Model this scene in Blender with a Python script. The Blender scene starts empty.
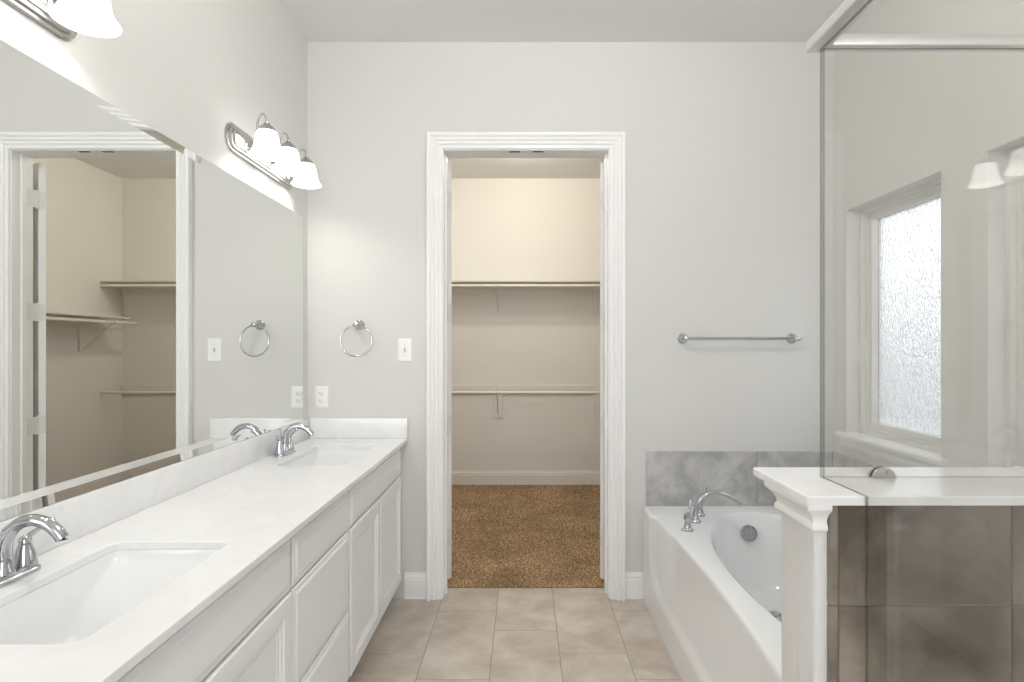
import bpy, bmesh, math, random
from mathutils import Vector, Matrix
PI = math.pi
random.seed(7)
scn = bpy.context.scene
C = scn.collection

# ---------------------------------------------------------------- camera, world, exposure
cam_d = bpy.data.cameras.new('camera'); cam = bpy.data.objects.new('camera', cam_d); C.objects.link(cam)
cam.location = (0, 0, 1.385); cam.rotation_euler = (PI/2, 0, 0)
cam_d.sensor_width = 36; cam_d.lens = 20.0
cam_d.shift_x = -12/1024; cam_d.shift_y = 5/1024
cam_d.clip_start = 0.02
scn.camera = cam
scn.view_settings.view_transform = 'Standard'; scn.view_settings.look = 'None'
scn.view_settings.gamma = 1.0; scn.view_settings.use_curve_mapping = False
scn.view_settings.exposure = 0.32
scn.cycles.use_denoising = True
scn.cycles.max_bounces = 14; scn.cycles.diffuse_bounces = 6; scn.cycles.glossy_bounces = 6
scn.cycles.transmission_bounces = 10; scn.cycles.transparent_max_bounces = 16
scn.cycles.sample_clamp_indirect = 3.0
scn.cycles.blur_glossy = 1.0
scn.cycles.use_adaptive_sampling = False

world = bpy.data.worlds.new('world'); scn.world = world; world.use_nodes = True
wn = world.node_tree; wn.nodes.clear()
wo = wn.nodes.new('ShaderNodeOutputWorld'); bg = wn.nodes.new('ShaderNodeBackground')
tc = wn.nodes.new('ShaderNodeTexCoord'); sx = wn.nodes.new('ShaderNodeSeparateXYZ')
cr = wn.nodes.new('ShaderNodeValToRGB')
cr.color_ramp.elements[0].position = 0.0; cr.color_ramp.elements[0].color = (0.96, 0.97, 0.98, 1)
cr.color_ramp.elements[1].position = 0.6; cr.color_ramp.elements[1].color = (0.88, 0.93, 1.0, 1)
wn.links.new(tc.outputs['Generated'], sx.inputs[0]); wn.links.new(sx.outputs['Z'], cr.inputs[0])
wn.links.new(cr.outputs[0], bg.inputs['Color']); bg.inputs['Strength'].default_value = 3.7
wn.links.new(bg.outputs[0], wo.inputs['Surface'])

def area_light(name, loc, rot, sx_, sy_, power, color=(1, 1, 1), shape='RECTANGLE'):
    d = bpy.data.lights.new(name, 'AREA'); d.shape = shape; d.size = sx_
    if shape in ('RECTANGLE', 'ELLIPSE'): d.size_y = sy_
    d.energy = power; d.color = color
    o = bpy.data.objects.new(name, d); o.location = loc; o.rotation_euler = rot; C.objects.link(o)
    return o
BULB, SHADE = 80.0, 2.3
# large soft fill light added behind the camera to brighten the room
area_light('rear_fill_light', (0.1, -1.72, 1.75), (PI/2, 0, 0), 1.9, 1.5, 7, (0.97, 0.985, 1.0))
# fill lamp added below the bathroom ceiling, out of view, and the closet lamp
def point_light(name, loc, rad, power, color):
    d = bpy.data.lights.new(name, 'POINT'); d.shadow_soft_size = rad; d.energy = power; d.color = color
    o = bpy.data.objects.new(name, d); o.location = loc; C.objects.link(o); return o
point_light('bathroom_fill_lamp', (0.15, 1.35, 2.93), 0.10, 34, (1.0, 0.985, 0.96))
point_light('closet_ceiling_lamp', (0.0, 4.50, 2.95), 0.06, 28, (1.0, 0.93, 0.80))

# ---------------------------------------------------------------- materials
def pmat(name, col, rough=0.5, metal=0.0, spec=0.5, coat=0.0):
    m = bpy.data.materials.new(name); m.use_nodes = True
    b = m.node_tree.nodes['Principled BSDF']
    b.inputs['Base Color'].default_value = (*col, 1); b.inputs['Roughness'].default_value = rough
    b.inputs['Metallic'].default_value = metal; b.inputs['Specular IOR Level'].default_value = spec
    b.inputs['Coat Weight'].default_value = coat
    return m
def nt(m): return m.node_tree, m.node_tree.nodes, m.node_tree.links, m.node_tree.nodes['Principled BSDF']
def add_bump(m, scale, strength, dist=0.002, detail=3, kind='noise', rough=0.5):
    t, n, l, b = nt(m)
    c = n.new('ShaderNodeTexCoord')
    if kind == 'noise':
        x = n.new('ShaderNodeTexNoise'); x.inputs['Scale'].default_value = scale
        x.inputs['Detail'].default_value = detail; x.inputs['Roughness'].default_value = rough; out = x.outputs['Fac']
    else:
        x = n.new('ShaderNodeTexVoronoi'); x.inputs['Scale'].default_value = scale; out = x.outputs['Distance']
    l.new(c.outputs['Object'], x.inputs['Vector'])
    bp = n.new('ShaderNodeBump'); bp.inputs['Strength'].default_value = strength; bp.inputs['Distance'].default_value = dist
    l.new(out, bp.inputs['Height']); l.new(bp.outputs[0], b.inputs['Normal'])
    return m
def mottled(name, c1, c2, scale, rough=0.5, detail=6, island=0.0, p=(0.3, 0.7), dist=0.4, bump=0.0, c3=None):
    """noise mottled colour, optional random tone per tile"""
    m = pmat(name, c1, rough); t, n, l, b = nt(m)
    c = n.new('ShaderNodeTexCoord'); x = n.new('ShaderNodeTexNoise')
    x.inputs['Scale'].default_value = scale; x.inputs['Detail'].default_value = detail
    x.inputs['Distortion'].default_value = dist; x.inputs['Roughness'].default_value = 0.6
    g = n.new('ShaderNodeNewGeometry')
    vm = n.new('ShaderNodeVectorMath'); vm.operation = 'ADD'
    sc_ = n.new('ShaderNodeVectorMath'); sc_.operation = 'SCALE'; sc_.inputs['Scale'].default_value = 13.0 if island else 0.0
    cx = n.new('ShaderNodeCombineXYZ'); l.new(g.outputs['Random Per Island'], cx.inputs[0]); l.new(g.outputs['Random Per Island'], cx.inputs[1])
    l.new(cx.outputs[0], sc_.inputs[0]); l.new(c.outputs['Object'], vm.inputs[0]); l.new(sc_.outputs[0], vm.inputs[1])
    l.new(vm.outputs[0], x.inputs['Vector'])
    r = n.new('ShaderNodeValToRGB'); e = r.color_ramp.elements
    e[0].position = p[0]; e[0].color = (*c1, 1); e[1].position = p[1]; e[1].color = (*c2, 1)
    if c3:
        e2 = r.color_ramp.elements.new((p[0]+p[1])/2); e2.color = (*c3, 1)
    l.new(x.outputs['Fac'], r.inputs[0])
    hs = n.new('ShaderNodeHueSaturation'); mr = n.new('ShaderNodeMapRange')
    mr.inputs['To Min'].default_value = 1-island; mr.inputs['To Max'].default_value = 1+island
    l.new(g.outputs['Random Per Island'], mr.inputs['Value']); l.new(mr.outputs[0], hs.inputs['Value'])
    l.new(r.outputs[0], hs.inputs['Color']); l.new(hs.outputs[0], b.inputs['Base Color'])
    if bump:
        bp = n.new('ShaderNodeBump'); bp.inputs['Strength'].default_value = bump; bp.inputs['Distance'].default_value = 0.003
        l.new(x.outputs['Fac'], bp.inputs['Height']); l.new(bp.outputs[0], b.inputs['Normal'])
    return m

M = {}
M['wall'] = add_bump(pmat('wall_paint', (0.67, 0.662, 0.638), 0.75, spec=0.25), 130, 0.10, 0.002, 2)
M['halfwall'] = add_bump(pmat('wall_paint_textured', (0.72, 0.71, 0.69), 0.5, spec=0.4), 60, 0.55, 0.005, 2)
M['closet'] = add_bump(pmat('closet_paint', (0.78, 0.755, 0.71), 0.8, spec=0.2), 130, 0.08, 0.002, 2)
M['ceiling'] = add_bump(pmat('ceiling_paint', (0.76, 0.76, 0.745), 0.85, spec=0.2), 90, 0.15, 0.002, 2)
M['trim'] = pmat('white_trim_paint', (0.87, 0.87, 0.865), 0.32)
M['cab'] = pmat('cabinet_white_paint', (0.81, 0.82, 0.82), 0.33)
M['gap'] = pmat('cabinet_shadow_gap', (0.55, 0.545, 0.52), 0.6)
M['top'] = mottled('white_cultured_marble', (0.80, 0.80, 0.795), (0.83, 0.83, 0.83), 6, 0.16, 8, p=(0.42, 0.56), dist=1.6)
M['sink'] = pmat('glossy_white_sink', (0.75, 0.755, 0.76), 0.08)
M['tub'] = pmat('glossy_white_acrylic', (0.83, 0.84, 0.845), 0.10)
M['chrome'] = pmat('polished_chrome', (0.52, 0.53, 0.55), 0.06, 1.0)
M['nickel'] = pmat('satin_nickel', (0.55, 0.545, 0.53), 0.14, 1.0)
M['rail'] = pmat('brushed_aluminium', (0.82, 0.81, 0.79), 0.42, 1.0)
M['mirror'] = pmat('silvered_mirror', (0.87, 0.885, 0.87), 0.0, 1.0)
M['mirror_edge'] = pmat('mirror_ground_edge', (0.35, 0.42, 0.40), 0.3)
M['floor'] = mottled('floor_tile', (0.42, 0.352, 0.29), (0.61, 0.55, 0.485), 4.5, 0.36, 12, island=0.06, p=(0.36, 0.64), dist=0.25)
M['grout'] = pmat('floor_grout', (0.36, 0.31, 0.265), 0.9)
M['walltile'] = mottled('grey_wall_tile', (0.35, 0.345, 0.34), (0.53, 0.525, 0.515), 9, 0.35, 12, island=0.03, p=(0.38, 0.62), dist=0.2)
M['wallgrout'] = pmat('wall_grout', (0.25, 0.245, 0.235), 0.9)
M['showertile'] = mottled('taupe_shower_tile', (0.10, 0.08, 0.06), (0.30, 0.26, 0.215), 4, 0.33, 12, island=0.05, p=(0.36, 0.64), dist=0.25)
M['showergrout'] = pmat('shower_grout', (0.22, 0.19, 0.16), 0.9)
M['plastic'] = pmat('white_plastic', (0.86, 0.86, 0.85), 0.3)
M['dark'] = pmat('dark_slot', (0.05, 0.05, 0.05), 0.5)
M['vinyl'] = pmat('almond_vinyl_frame', (0.70, 0.69, 0.66), 0.4)
M['rod'] = pmat('cream_rod_paint', (0.80, 0.77, 0.71), 0.35)
M['outside_wall'] = mottled('outside_wall', (0.50, 0.50, 0.52), (0.62, 0.615, 0.63), 2.5, 0.9, 4)
M['outside_ground'] = pmat('outside_ground', (0.25, 0.26, 0.22), 0.95)

M['closettrim'] = pmat('closet_trim_paint', (0.76, 0.735, 0.685), 0.45)
# carpet
def carpet():
    m = pmat('brown_carpet', (0.3, 0.2, 0.12), 0.95, spec=0.1); t, n, l, b = nt(m)
    c = n.new('ShaderNodeTexCoord')
    x = n.new('ShaderNodeTexNoise'); x.inputs['Scale'].default_value = 105; x.inputs['Detail'].default_value = 4; x.inputs['Roughness'].default_value = 0.75
    l.new(c.outputs['Object'], x.inputs['Vector'])
    r = n.new('ShaderNodeValToRGB'); e = r.color_ramp.elements
    e[0].position = 0.36; e[0].color = (0.10, 0.060, 0.032, 1); e[1].position = 0.66; e[1].color = (0.62, 0.47, 0.33, 1)
    q = e.new(0.5); q.color = (0.31, 0.205, 0.125, 1)
    l.new(x.outputs['Fac'], r.inputs[0])
    y = n.new('ShaderNodeTexNoise'); y.inputs['Scale'].default_value = 3.0; y.inputs['Detail'].default_value = 3
    l.new(c.outputs['Object'], y.inputs['Vector'])
    mr = n.new('ShaderNodeMapRange'); mr.inputs['To Min'].default_value = 0.80; mr.inputs['To Max'].default_value = 1.2
    l.new(y.outputs['Fac'], mr.inputs['Value'])
    hs = n.new('ShaderNodeHueSaturation'); l.new(mr.outputs[0], hs.inputs['Value']); l.new(r.outputs[0], hs.inputs['Color'])
    l.new(hs.outputs[0], b.inputs['Base Color'])
    bp = n.new('ShaderNodeBump'); bp.inputs['Strength'].default_value = 0.9; bp.inputs['Distance'].default_value = 0.012
    l.new(x.outputs['Fac'], bp.inputs['Height']); l.new(bp.outputs[0], b.inputs['Normal'])
    return m
M['carpet'] = carpet()

def clear_glass(name, tint):
    m = bpy.data.materials.new(name); m.use_nodes = True; n = m.node_tree.nodes; l = m.node_tree.links; n.clear()
    o = n.new('ShaderNodeOutputMaterial'); mx = n.new('ShaderNodeMixShader'); tr = n.new('ShaderNodeBsdfTransparent')
    gl = n.new('ShaderNodeBsdfGlossy'); gl.inputs['Roughness'].default_value = 0.0
    tr.inputs['Color'].default_value = (*tint, 1)
    g = n.new('ShaderNodeNewGeometry'); f = n.new('ShaderNodeFresnel'); mm = n.new('ShaderNodeMapRange')
    mm.inputs['To Min'].default_value = 1.52; mm.inputs['To Max'].default_value = 1/1.52
    l.new(g.outputs['Backfacing'], mm.inputs['Value']); l.new(mm.outputs[0], f.inputs['IOR'])
    l.new(f.outputs[0], mx.inputs[0]); l.new(tr.outputs[0], mx.inputs[1]); l.new(gl.outputs[0], mx.inputs[2])
    l.new(mx.outputs[0], o.inputs['Surface'])
    return m
M['glass'] = clear_glass('clear_shower_glass', (0.965, 0.965, 0.955))
M['glass_edge'] = clear_glass('polished_glass_edge', (0.50, 0.54, 0.53))

def rain_glass():
    m = bpy.data.materials.new('obscure_rain_glass'); m.use_nodes = True; n = m.node_tree.nodes; l = m.node_tree.links; n.clear()
    o = n.new('ShaderNodeOutputMaterial'); rf = n.new('ShaderNodeBsdfRefraction'); rf.inputs['Roughness'].default_value = 0.05
    rf.inputs['IOR'].default_value = 1.35; rf.inputs['Color'].default_value = (0.97, 0.98, 1, 1)
    tl = n.new('ShaderNodeBsdfTranslucent'); tl.inputs['Color'].default_value = (0.9, 0.93, 0.97, 1)
    c = n.new('ShaderNodeTexCoord'); mp = n.new('ShaderNodeMapping'); mp.inputs['Scale'].default_value = (1, 1.7, 0.8)
    x = n.new('ShaderNodeTexNoise'); x.inputs['Scale'].default_value = 75; x.inputs['Detail'].default_value = 3
    bp = n.new('ShaderNodeBump'); bp.inputs['Strength'].default_value = 1.0; bp.inputs['Distance'].default_value = 0.012
    l.new(c.outputs['Object'], mp.inputs[0]); l.new(mp.outputs[0], x.inputs['Vector']); l.new(x.outputs['Fac'], bp.inputs['Height'])
    l.new(bp.outputs[0], rf.inputs['Normal'])
    mx = n.new('ShaderNodeMixShader'); mx.inputs[0].default_value = 0.25
    vo = n.new('ShaderNodeTexVoronoi'); vo.inputs['Scale'].default_value = 90; l.new(mp.outputs[0], vo.inputs['Vector'])
    rp = n.new('ShaderNodeValToRGB'); rp.color_ramp.elements[0].position = 0.05; rp.color_ramp.elements[0].color = (1, 1, 1, 1)
    rp.color_ramp.elements[1].position = 0.75; rp.color_ramp.elements[1].color = (0.78, 0.79, 0.81, 1)
    l.new(vo.outputs['Distance'], rp.inputs[0]); l.new(rp.outputs[0], rf.inputs['Color']); l.new(rp.outputs[0], tl.inputs['Color'])
    l.new(rf.outputs[0], mx.inputs[1]); l.new(tl.outputs[0], mx.inputs[2])
    gl = n.new('ShaderNodeBsdfGlossy'); gl.inputs['Roughness'].default_value = 0.15; l.new(bp.outputs[0], gl.inputs['Normal'])
    m2 = n.new('ShaderNodeMixShader'); m2.inputs[0].default_value = 0.05
    l.new(mx.outputs[0], m2.inputs[1]); l.new(gl.outputs[0], m2.inputs[2]); l.new(m2.outputs[0], o.inputs['Surface'])
    return m
M['rain'] = rain_glass()

def shade_glass():
    # frosted glass shade glowing from the lit bulb inside it
    m = pmat('alabaster_shade_glass', (0.80, 0.80, 0.79), 0.3); b = m.node_tree.nodes['Principled BSDF']
    b.inputs['Emission Color'].default_value = (1.0, 0.985, 0.96, 1); b.inputs['Emission Strength'].default_value = SHADE
    return m
M['shade'] = shade_glass()
def emit(name, col, s):
    m = bpy.data.materials.new(name); m.use_nodes = True; n = m.node_tree.nodes; l = m.node_tree.links; n.clear()
    o = n.new('ShaderNodeOutputMaterial'); e = n.new('ShaderNodeEmission'); e.inputs[0].default_value = (*col, 1); e.inputs[1].default_value = s
    l.new(e.outputs[0], o.inputs['Surface']); return m
M['bulb'] = emit('lit_bulb', (1.0, 0.96, 0.90), BULB)

# ---------------------------------------------------------------- mesh helpers
class MB:
    def __init__(s): s.bm = bmesh.new(); s.mi = 0
    def _new(s, vs, fs):
        v = [s.bm.verts.new(p) for p in vs]; out = []
        for f in fs:
            try:
                q = s.bm.faces.new([v[i] for i in f]); q.material_index = s.mi; out.append(q)
            except ValueError: pass
        return v, out
    def box(s, x0, x1, y0, y1, z0, z1, bev=0.0, seg=2):
        vs = [(x, y, z) for x in (x0, x1) for y in (y0, y1) for z in (z0, z1)]
        fs = [(0,1,3,2),(4,6,7,5),(0,4,5,1),(2,3,7,6),(0,2,6,4),(1,5,7,3)]
        v, f = s._new(vs, fs)
        if bev:
            es = list({e for q in f for e in q.edges})
            r = bmesh.ops.bevel(s.bm, geom=es, offset=bev, segments=seg, affect='EDGES', profile=0.5)
            for q in r['faces']: q.material_index = s.mi
        return s
    def rings(s, rings, close=True, cap0=True, cap1=True):
        """loft a list of equal-length point rings"""
        vv = [[s.bm.verts.new(p) for p in r] for r in rings]; n = len(rings[0])
        for a, b in zip(vv, vv[1:]):
            for i in range(n if close else n-1):
                j = (i+1) % n
                try: s.bm.faces.new((a[i], a[j], b[j], b[i])).material_index = s.mi
                except ValueError: pass
        if cap0: s.bm.faces.new(list(reversed(vv[0]))).material_index = s.mi
        if cap1: s.bm.faces.new(vv[-1]).material_index = s.mi
        return vv
    def lathe(s, prof, c=(0,0,0), axis='z', n=28, cap=True):
        """prof: list of (radius, height)"""
        R = []
        for r, h in prof:
            ring = []
            for i in range(n):
                a = 2*PI*i/n; u, w = max(r, 1e-5)*math.cos(a), max(r, 1e-5)*math.sin(a)
                p = {'z': (u, w, h), 'x': (h, u, w), 'y': (w, h, u)}[axis]
                ring.append((c[0]+p[0], c[1]+p[1], c[2]+p[2]))
            R.append(ring)
        s.rings(R, True, cap, cap); return s
    def tube(s, pts, rad, n=14, sub=6, cap=True):
        P = [Vector(p) for p in pts]; rr = rad if isinstance(rad, (list, tuple)) else [rad]*len(P)
        if sub > 1 and len(P) > 2:
            Q, RR = [], []
            for i in range(len(P)-1):
                p0 = P[max(i-1,0)]; p1 = P[i]; p2 = P[i+1]; p3 = P[min(i+2, len(P)-1)]
                for k in range(sub):
                    t = k/sub
                    Q.append(0.5*((2*p1)+(p2-p0)*t+(2*p0-5*p1+4*p2-p3)*t*t+(3*p1-p0-3*p2+p3)*t**3)); RR.append(rr[i]*(1-t)+rr[i+1]*t)
            Q.append(P[-1]); RR.append(rr[-1]); P, rr = Q, RR
        up = None; R = []
        for i, p in enumerate(P):
            d = (P[min(i+1, len(P)-1)]-P[max(i-1, 0)]).normalized()
            if up is None:
                up = d.orthogonal().normalized()
            up = (up-d*up.dot(d)).normalized(); v = d.cross(up)
            R.append([tuple(p+(up*math.cos(2*PI*k/n)+v*math.sin(2*PI*k/n))*rr[i]) for k in range(n)])
        s.rings(R, True, cap, cap); return s
    def prism(s, poly, axis, a0, a1, bev=0):
        """poly: 2D points in the plane of the two other axes (x: yz, y: xz, z: xy)"""
        def P(p, a): return {'x': (a, p[0], p[1]), 'y': (p[0], a, p[1]), 'z': (p[0], p[1], a)}[axis]
        s.rings([[P(p, a0) for p in poly], [P(p, a1) for p in poly]]); return s
    def ball(s, c, r, u=16, v=10):
        bmesh.ops.create_uvsphere(s.bm, u_segments=u, v_segments=v, radius=r, matrix=Matrix.Translation(c)); return s
    def build(s, name, mats, parent=None, smooth=None, weld=True):
        bm = s.bm
        if weld: bmesh.ops.remove_doubles(bm, verts=bm.verts, dist=1e-6)
        bmesh.ops.recalc_face_normals(bm, faces=bm.faces)
        me = bpy.data.meshes.new(name); bm.to_mesh(me); bm.free()
        if not isinstance(mats, (list, tuple)): mats = [mats]
        for m in mats: me.materials.append(m)
        if smooth:
            for p in me.polygons: p.use_smooth = True
            me.set_sharp_from_angle(angle=math.radians(smooth))
        o = bpy.data.objects.new(name, me); C.objects.link(o)
        if parent: o.parent = parent
        return o
def tag(o, label=None, cat=None, group=None, kind=None):
    if label: o['label'] = label
    if cat: o['category'] = cat
    if group: o['group'] = group
    if kind: o['kind'] = kind
    return o
def empty(name, loc=(0,0,0), rz=0.0):
    o = bpy.data.objects.new(name, None); o.location = loc; o.rotation_euler = (0, 0, rz); o.empty_display_size = 0.05
    C.objects.link(o); return o
def struct(o, label=None):
    o['kind'] = 'structure'
    if label: o['label'] = label
    return o
def copy_tree(o, parent=None):
    c = o.copy(); C.objects.link(c); c.parent = parent
    for ch in [x for x in bpy.data.objects if x.parent == o]: copy_tree(ch, c)
    return c
def rrect(x0, x1, y0, y1, r, n=6):
    out = []
    for cx, cy, a in ((x1-r, y1-r, 0), (x0+r, y1-r, 90), (x0+r, y0+r, 180), (x1-r, y0+r, 270)):
        for k in range(n+1):
            t = math.radians(a+90*k/n); out.append((cx+r*math.cos(t), cy+r*math.sin(t)))
    return out
def sstep(a, b, x):
    t = min(1, max(0, (x-a)/(b-a))); return t*t*(3-2*t)

# ---------------------------------------------------------------- key dimensions
WL, WR, WB, H = -1.19, 1.70, 3.126, 3.055          # left wall, right wall, back wall, ceiling
WBT = 3.256                                       # closet side of the back wall
JL, JR, JH = -0.442, 0.463, 2.460                 # door opening
CB, CL, CRW = 5.67, -1.65, 1.65                   # closet back and side walls
REAR = -1.85
BX0, BX1 = WL-0.12, WR+0.20

# ---------------------------------------------------------------- floor
def tiled_floor():
    m = MB(); m.mi = 1; m.box(BX0, BX1, REAR, WBT, -0.05, -0.0015); m.mi = 0
    g = 0.0022; W, L = 0.3045, 0.610
    xs0 = -0.449
    offs = {0: 2.365}
    for i in range(-4, 9):
        x0 = xs0+i*W; x1 = x0+W
        base = 2.365-0.2033*i
        k0 = int(math.floor((REAR-base)/L))
        for k in range(k0, k0+12):
            y0 = base+k*L; y1 = y0+L
            a0, a1 = max(x0, BX0), min(x1, BX1); b0, b1 = max(y0, REAR), min(y1, WBT)
            if a1-a0 < 0.02 or b1-b0 < 0.02: continue
            m.box(a0+g, a1-g, b0+g, b1-(g if b1 < WBT else 0), -0.010, 0.0, 0.0012, 1)
    return m.build('floor', [M['floor'], M['grout']])
struct(tiled_floor())
m = MB(); m.box(CL-0.1, CRW+0.1, WBT, CB+0.1, -0.05, 0.004)
struct(m.build('floor_closet', M['carpet']))
# carpet pile along the visible floor of the closet
m = MB(); rr = random.Random(3)
for i in range(52000):
    y = WBT+0.004+(CB-WBT)*rr.random()**1.5; hw = 0.55+0.16*(y-WBT); x = 0.015+rr.uniform(-hw, hw)
    s = rr.uniform(0.0022, 0.0045); h = rr.uniform(0.004, 0.011); a = rr.uniform(0, 2*PI)
    lx, ly = rr.uniform(-.005, .005), rr.uniform(-.005, .005)
    if y+ly < WBT+0.001: ly = 0.003
    vs = [(x+s*math.cos(a+t), y+s*math.sin(a+t), 0.003) for t in (0, 2.09, 4.19)]+[(x+lx, y+ly, 0.004+h)]
    m._new(vs, [(0,1,3),(1,2,3),(2,0,3)])
pile_m = pmat('carpet_tuft_yarn', (0.3, 0.2, 0.12), 0.95, spec=0.1)
t_, n_, l_, b_ = nt(pile_m)
g_ = n_.new('ShaderNodeNewGeometry'); r_ = n_.new('ShaderNodeValToRGB'); e_ = r_.color_ramp.elements
e_[0].position = 0; e_[0].color = (0.22, 0.135, 0.065, 1); e_[1].position = 1; e_[1].color = (0.88, 0.68, 0.45, 1)
q_ = e_.new(0.55); q_.color = (0.50, 0.335, 0.185, 1)
l_.new(g_.outputs['Random Per Island'], r_.inputs[0])
tc_ = n_.new('ShaderNodeTexCoord'); nz_ = n_.new('ShaderNodeTexNoise'); nz_.inputs['Scale'].default_value = 2.6; nz_.inputs['Detail'].default_value = 5
mp_ = n_.new('ShaderNodeMapRange'); mp_.inputs['From Min'].default_value = 0.35; mp_.inputs['From Max'].default_value = 0.65; mp_.inputs['To Min'].default_value = 0.80; mp_.inputs['To Max'].default_value = 1.25
hs_ = n_.new('ShaderNodeHueSaturation'); l_.new(tc_.outputs['Object'], nz_.inputs['Vector']); l_.new(nz_.outputs['Fac'], mp_.inputs['Value'])
l_.new(mp_.outputs[0], hs_.inputs['Value']); l_.new(r_.outputs[0], hs_.inputs['Color']); l_.new(hs_.outputs[0], b_.inputs['Base Color'])
tag(m.build('carpet_pile', pile_m, weld=False), 'speckled brown cut pile carpet covering the closet floor', 'carpet', kind='stuff')

# ---------------------------------------------------------------- walls and ceilings
m = MB(); m.box(BX0, BX1, REAR-0.1, CB+0.12, H, H+0.1); struct(m.build('ceiling', M['ceiling']))
m = MB(); m.box(BX0, WL, REAR-0.1, WB+0.065, -0.02, H); struct(m.build('wall_left', M['wall']))
def wall_back():
    m = MB()
    m.mi = 0
    m.box(WL, JL-0.02, WB, WB+0.065, 0, H); m.box(JR+0.02, WR, WB, WB+0.065, 0, H); m.box(JL-0.02, JR+0.02, WB, WB+0.065, JH+0.02, H)
    m.mi = 1
    m.box(CL-0.1, JL-0.02, WB+0.065, WBT, 0, H); m.box(JR+0.02, CRW+0.1, WB+0.065, WBT, 0, H); m.box(JL-0.02, JR+0.02, WB+0.065, WBT, JH+0.02, H)
    return m.build('wall_back', [M['wall'], M['closet']], weld=False)
struct(wall_back())
m = MB(); m.box(CL-0.1, CRW+0.1, CB, CB+0.1, 0, H); struct(m.build('wall_closet_back', M['closet']))
m = MB(); m.box(CL-0.1, CL, WBT, CB, 0, H); struct(m.build('wall_closet_left', M['closet']))
m = MB(); m.box(CRW, CRW+0.1, WBT, CB, 0, H); struct(m.build('wall_closet_right', M['closet']))
# unseen rear wall, its opening made up to go with the fill light
m = MB(); RX0, RX1, RZ0, RZ1 = -0.90, 1.10, 0.95, 2.55
m.box(BX0, RX0, REAR-0.1, REAR, 0, H); m.box(RX1, BX1, REAR-0.1, REAR, 0, H); m.box(RX0, RX1, REAR-0.1, REAR, 0, RZ0); m.box(RX0, RX1, REAR-0.1, REAR, RZ1, H)
struct(m.build('wall_front', M['wall']))
# right wall with two windows
WINS = [(2.32, 3.00), (1.40, 2.085)]; WZ0, WZ1 = 0.925, 2.10
m = MB()
ys = [REAR, 1.40, 2.085, 2.32, 3.00, WB+0.065]
for a, b in ((ys[0], ys[1]), (ys[2], ys[3]), (ys[4], ys[5])): m.box(WR, WR+0.20, a, b, 0, H)
for a, b in WINS: m.box(WR, WR+0.20, a, b, 0, WZ0); m.box(WR, WR+0.20, a, b, WZ1, H)
struct(m.build('wall_right', M['wall']))

def window(idx, y0, y1):
    root = empty('window_%d' % idx, (WR, (y0+y1)/2, WZ0)); struct(root)
    def L(mb, name, mat, parent, sm=None):
        mb.bm.transform(Matrix.Translation((-WR, -(y0+y1)/2, -WZ0))); return mb.build(name, mat, parent, sm)
    m = MB(); s = WR+0.065
    for (d0, d1, w0, w1) in ((0.0, 0.10, 0.0, 0.022), (0.022, 0.10, 0.022, 0.036), (0.035, 0.10, 0.036, 0.058)):
        a, b, c, d = y0+w0, y1-w0, WZ0+0.004+w0, WZ1-w0; t = w1-w0
        m.box(s+d0, s+d1, a, a+t, c, d); m.box(s+d0, s+d1, b-t, b, c, d); m.box(s+d0, s+d1, a+t, b-t, c, c+t); m.box(s+d0, s+d1, a+t, b-t, d-t, d)
    L(m, 'window_frame', M['vinyl'], root)
    m = MB(); m.box(s+0.066, s+0.072, y0+0.058, y1-0.058, WZ0+0.062, WZ1-0.058)
    o = L(m, 'window_pane', M['rain'], root)
    o['label'] = 'pebbled obscure glass pane'
    m = MB(); pr = [(WR-0.032, WZ0-0.018), (WR+0.066, WZ0-0.018), (WR+0.066, WZ0+0.004), (WR-0.026, WZ0+0.004), (WR-0.034, WZ0-0.001), (WR-0.036, WZ0-0.012)]
    m.box(WR+0.0, WR+0.066, y0, y1, WZ0-0.001, WZ0+0.004)
    m.prism([(WR-0.034, WZ0-0.020), (WR, WZ0-0.020), (WR, WZ0+0.004), (WR-0.028, WZ0+0.004), (WR-0.036, WZ0-0.004)], 'y', y0-0.045, y1+0.045)
    L(m, 'window_sill', M['trim'], root, 30)
    m = MB(); m.prism([(WR-0.016, WZ0-0.020), (WR, WZ0-0.020), (WR, WZ0-0.075), (WR-0.006, WZ0-0.075), (WR-0.016, WZ0-0.055)], 'y', y0-0.03, y1+0.03)
    L(m, 'window_apron', M['trim'], root)
window(1, *WINS[0]); window(2, *WINS[1])
# outside
m = MB(); m.box(4.2, 4.4, -3, 9, -0.3, 1.75); tag(m.build('neighbor_wall', M['outside_wall']), 'grey wall outside, dim beyond the obscure window glass', 'wall')
m = MB(); m.box(WR+0.2, 12, -4, 10, -0.4, -0.3); struct(m.build('ground', M['outside_ground']))

# door casing (mitred profile) and jamb
def casing(name, y, sgn, mat):
    prof = [(0.0, 0.0), (0.0, 0.012), (0.003, 0.015), (0.022, 0.015), (0.024, 0.022), (0.030, 0.025), (0.044, 0.020), (0.047, 0.028), (0.053, 0.031), (0.068, 0.025), (0.071, 0.034), (0.078, 0.037), (0.091, 0.037), (0.094, 0.034), (0.094, 0.0)]
    m = MB(); R = []
    for o, d in prof:
        o = o*0.084/0.094+0.005
        yy = y+sgn*d
        R.append([(JL-o, yy, 0), (JL-o, yy, JH+o), (JR+o, yy, JH+o), (JR+o, yy, 0)])
    m.rings(R, close=False, cap0=False, cap1=False)
    return m.build(name, mat)
struct(casing('trim_1', WB, -1, M['trim']))
struct(casing('trim_2', WBT, 1, M['trim']))
m = MB(); m.box(JL-0.02, JL, WB-0.002, WBT+0.002, 0, JH+0.02); m.box(JR, JR+0.02, WB-0.002, WBT+0.002, 0, JH+0.02); m.box(JL, JR, WB-0.002, WBT+0.002, JH, JH+0.02)
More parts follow.
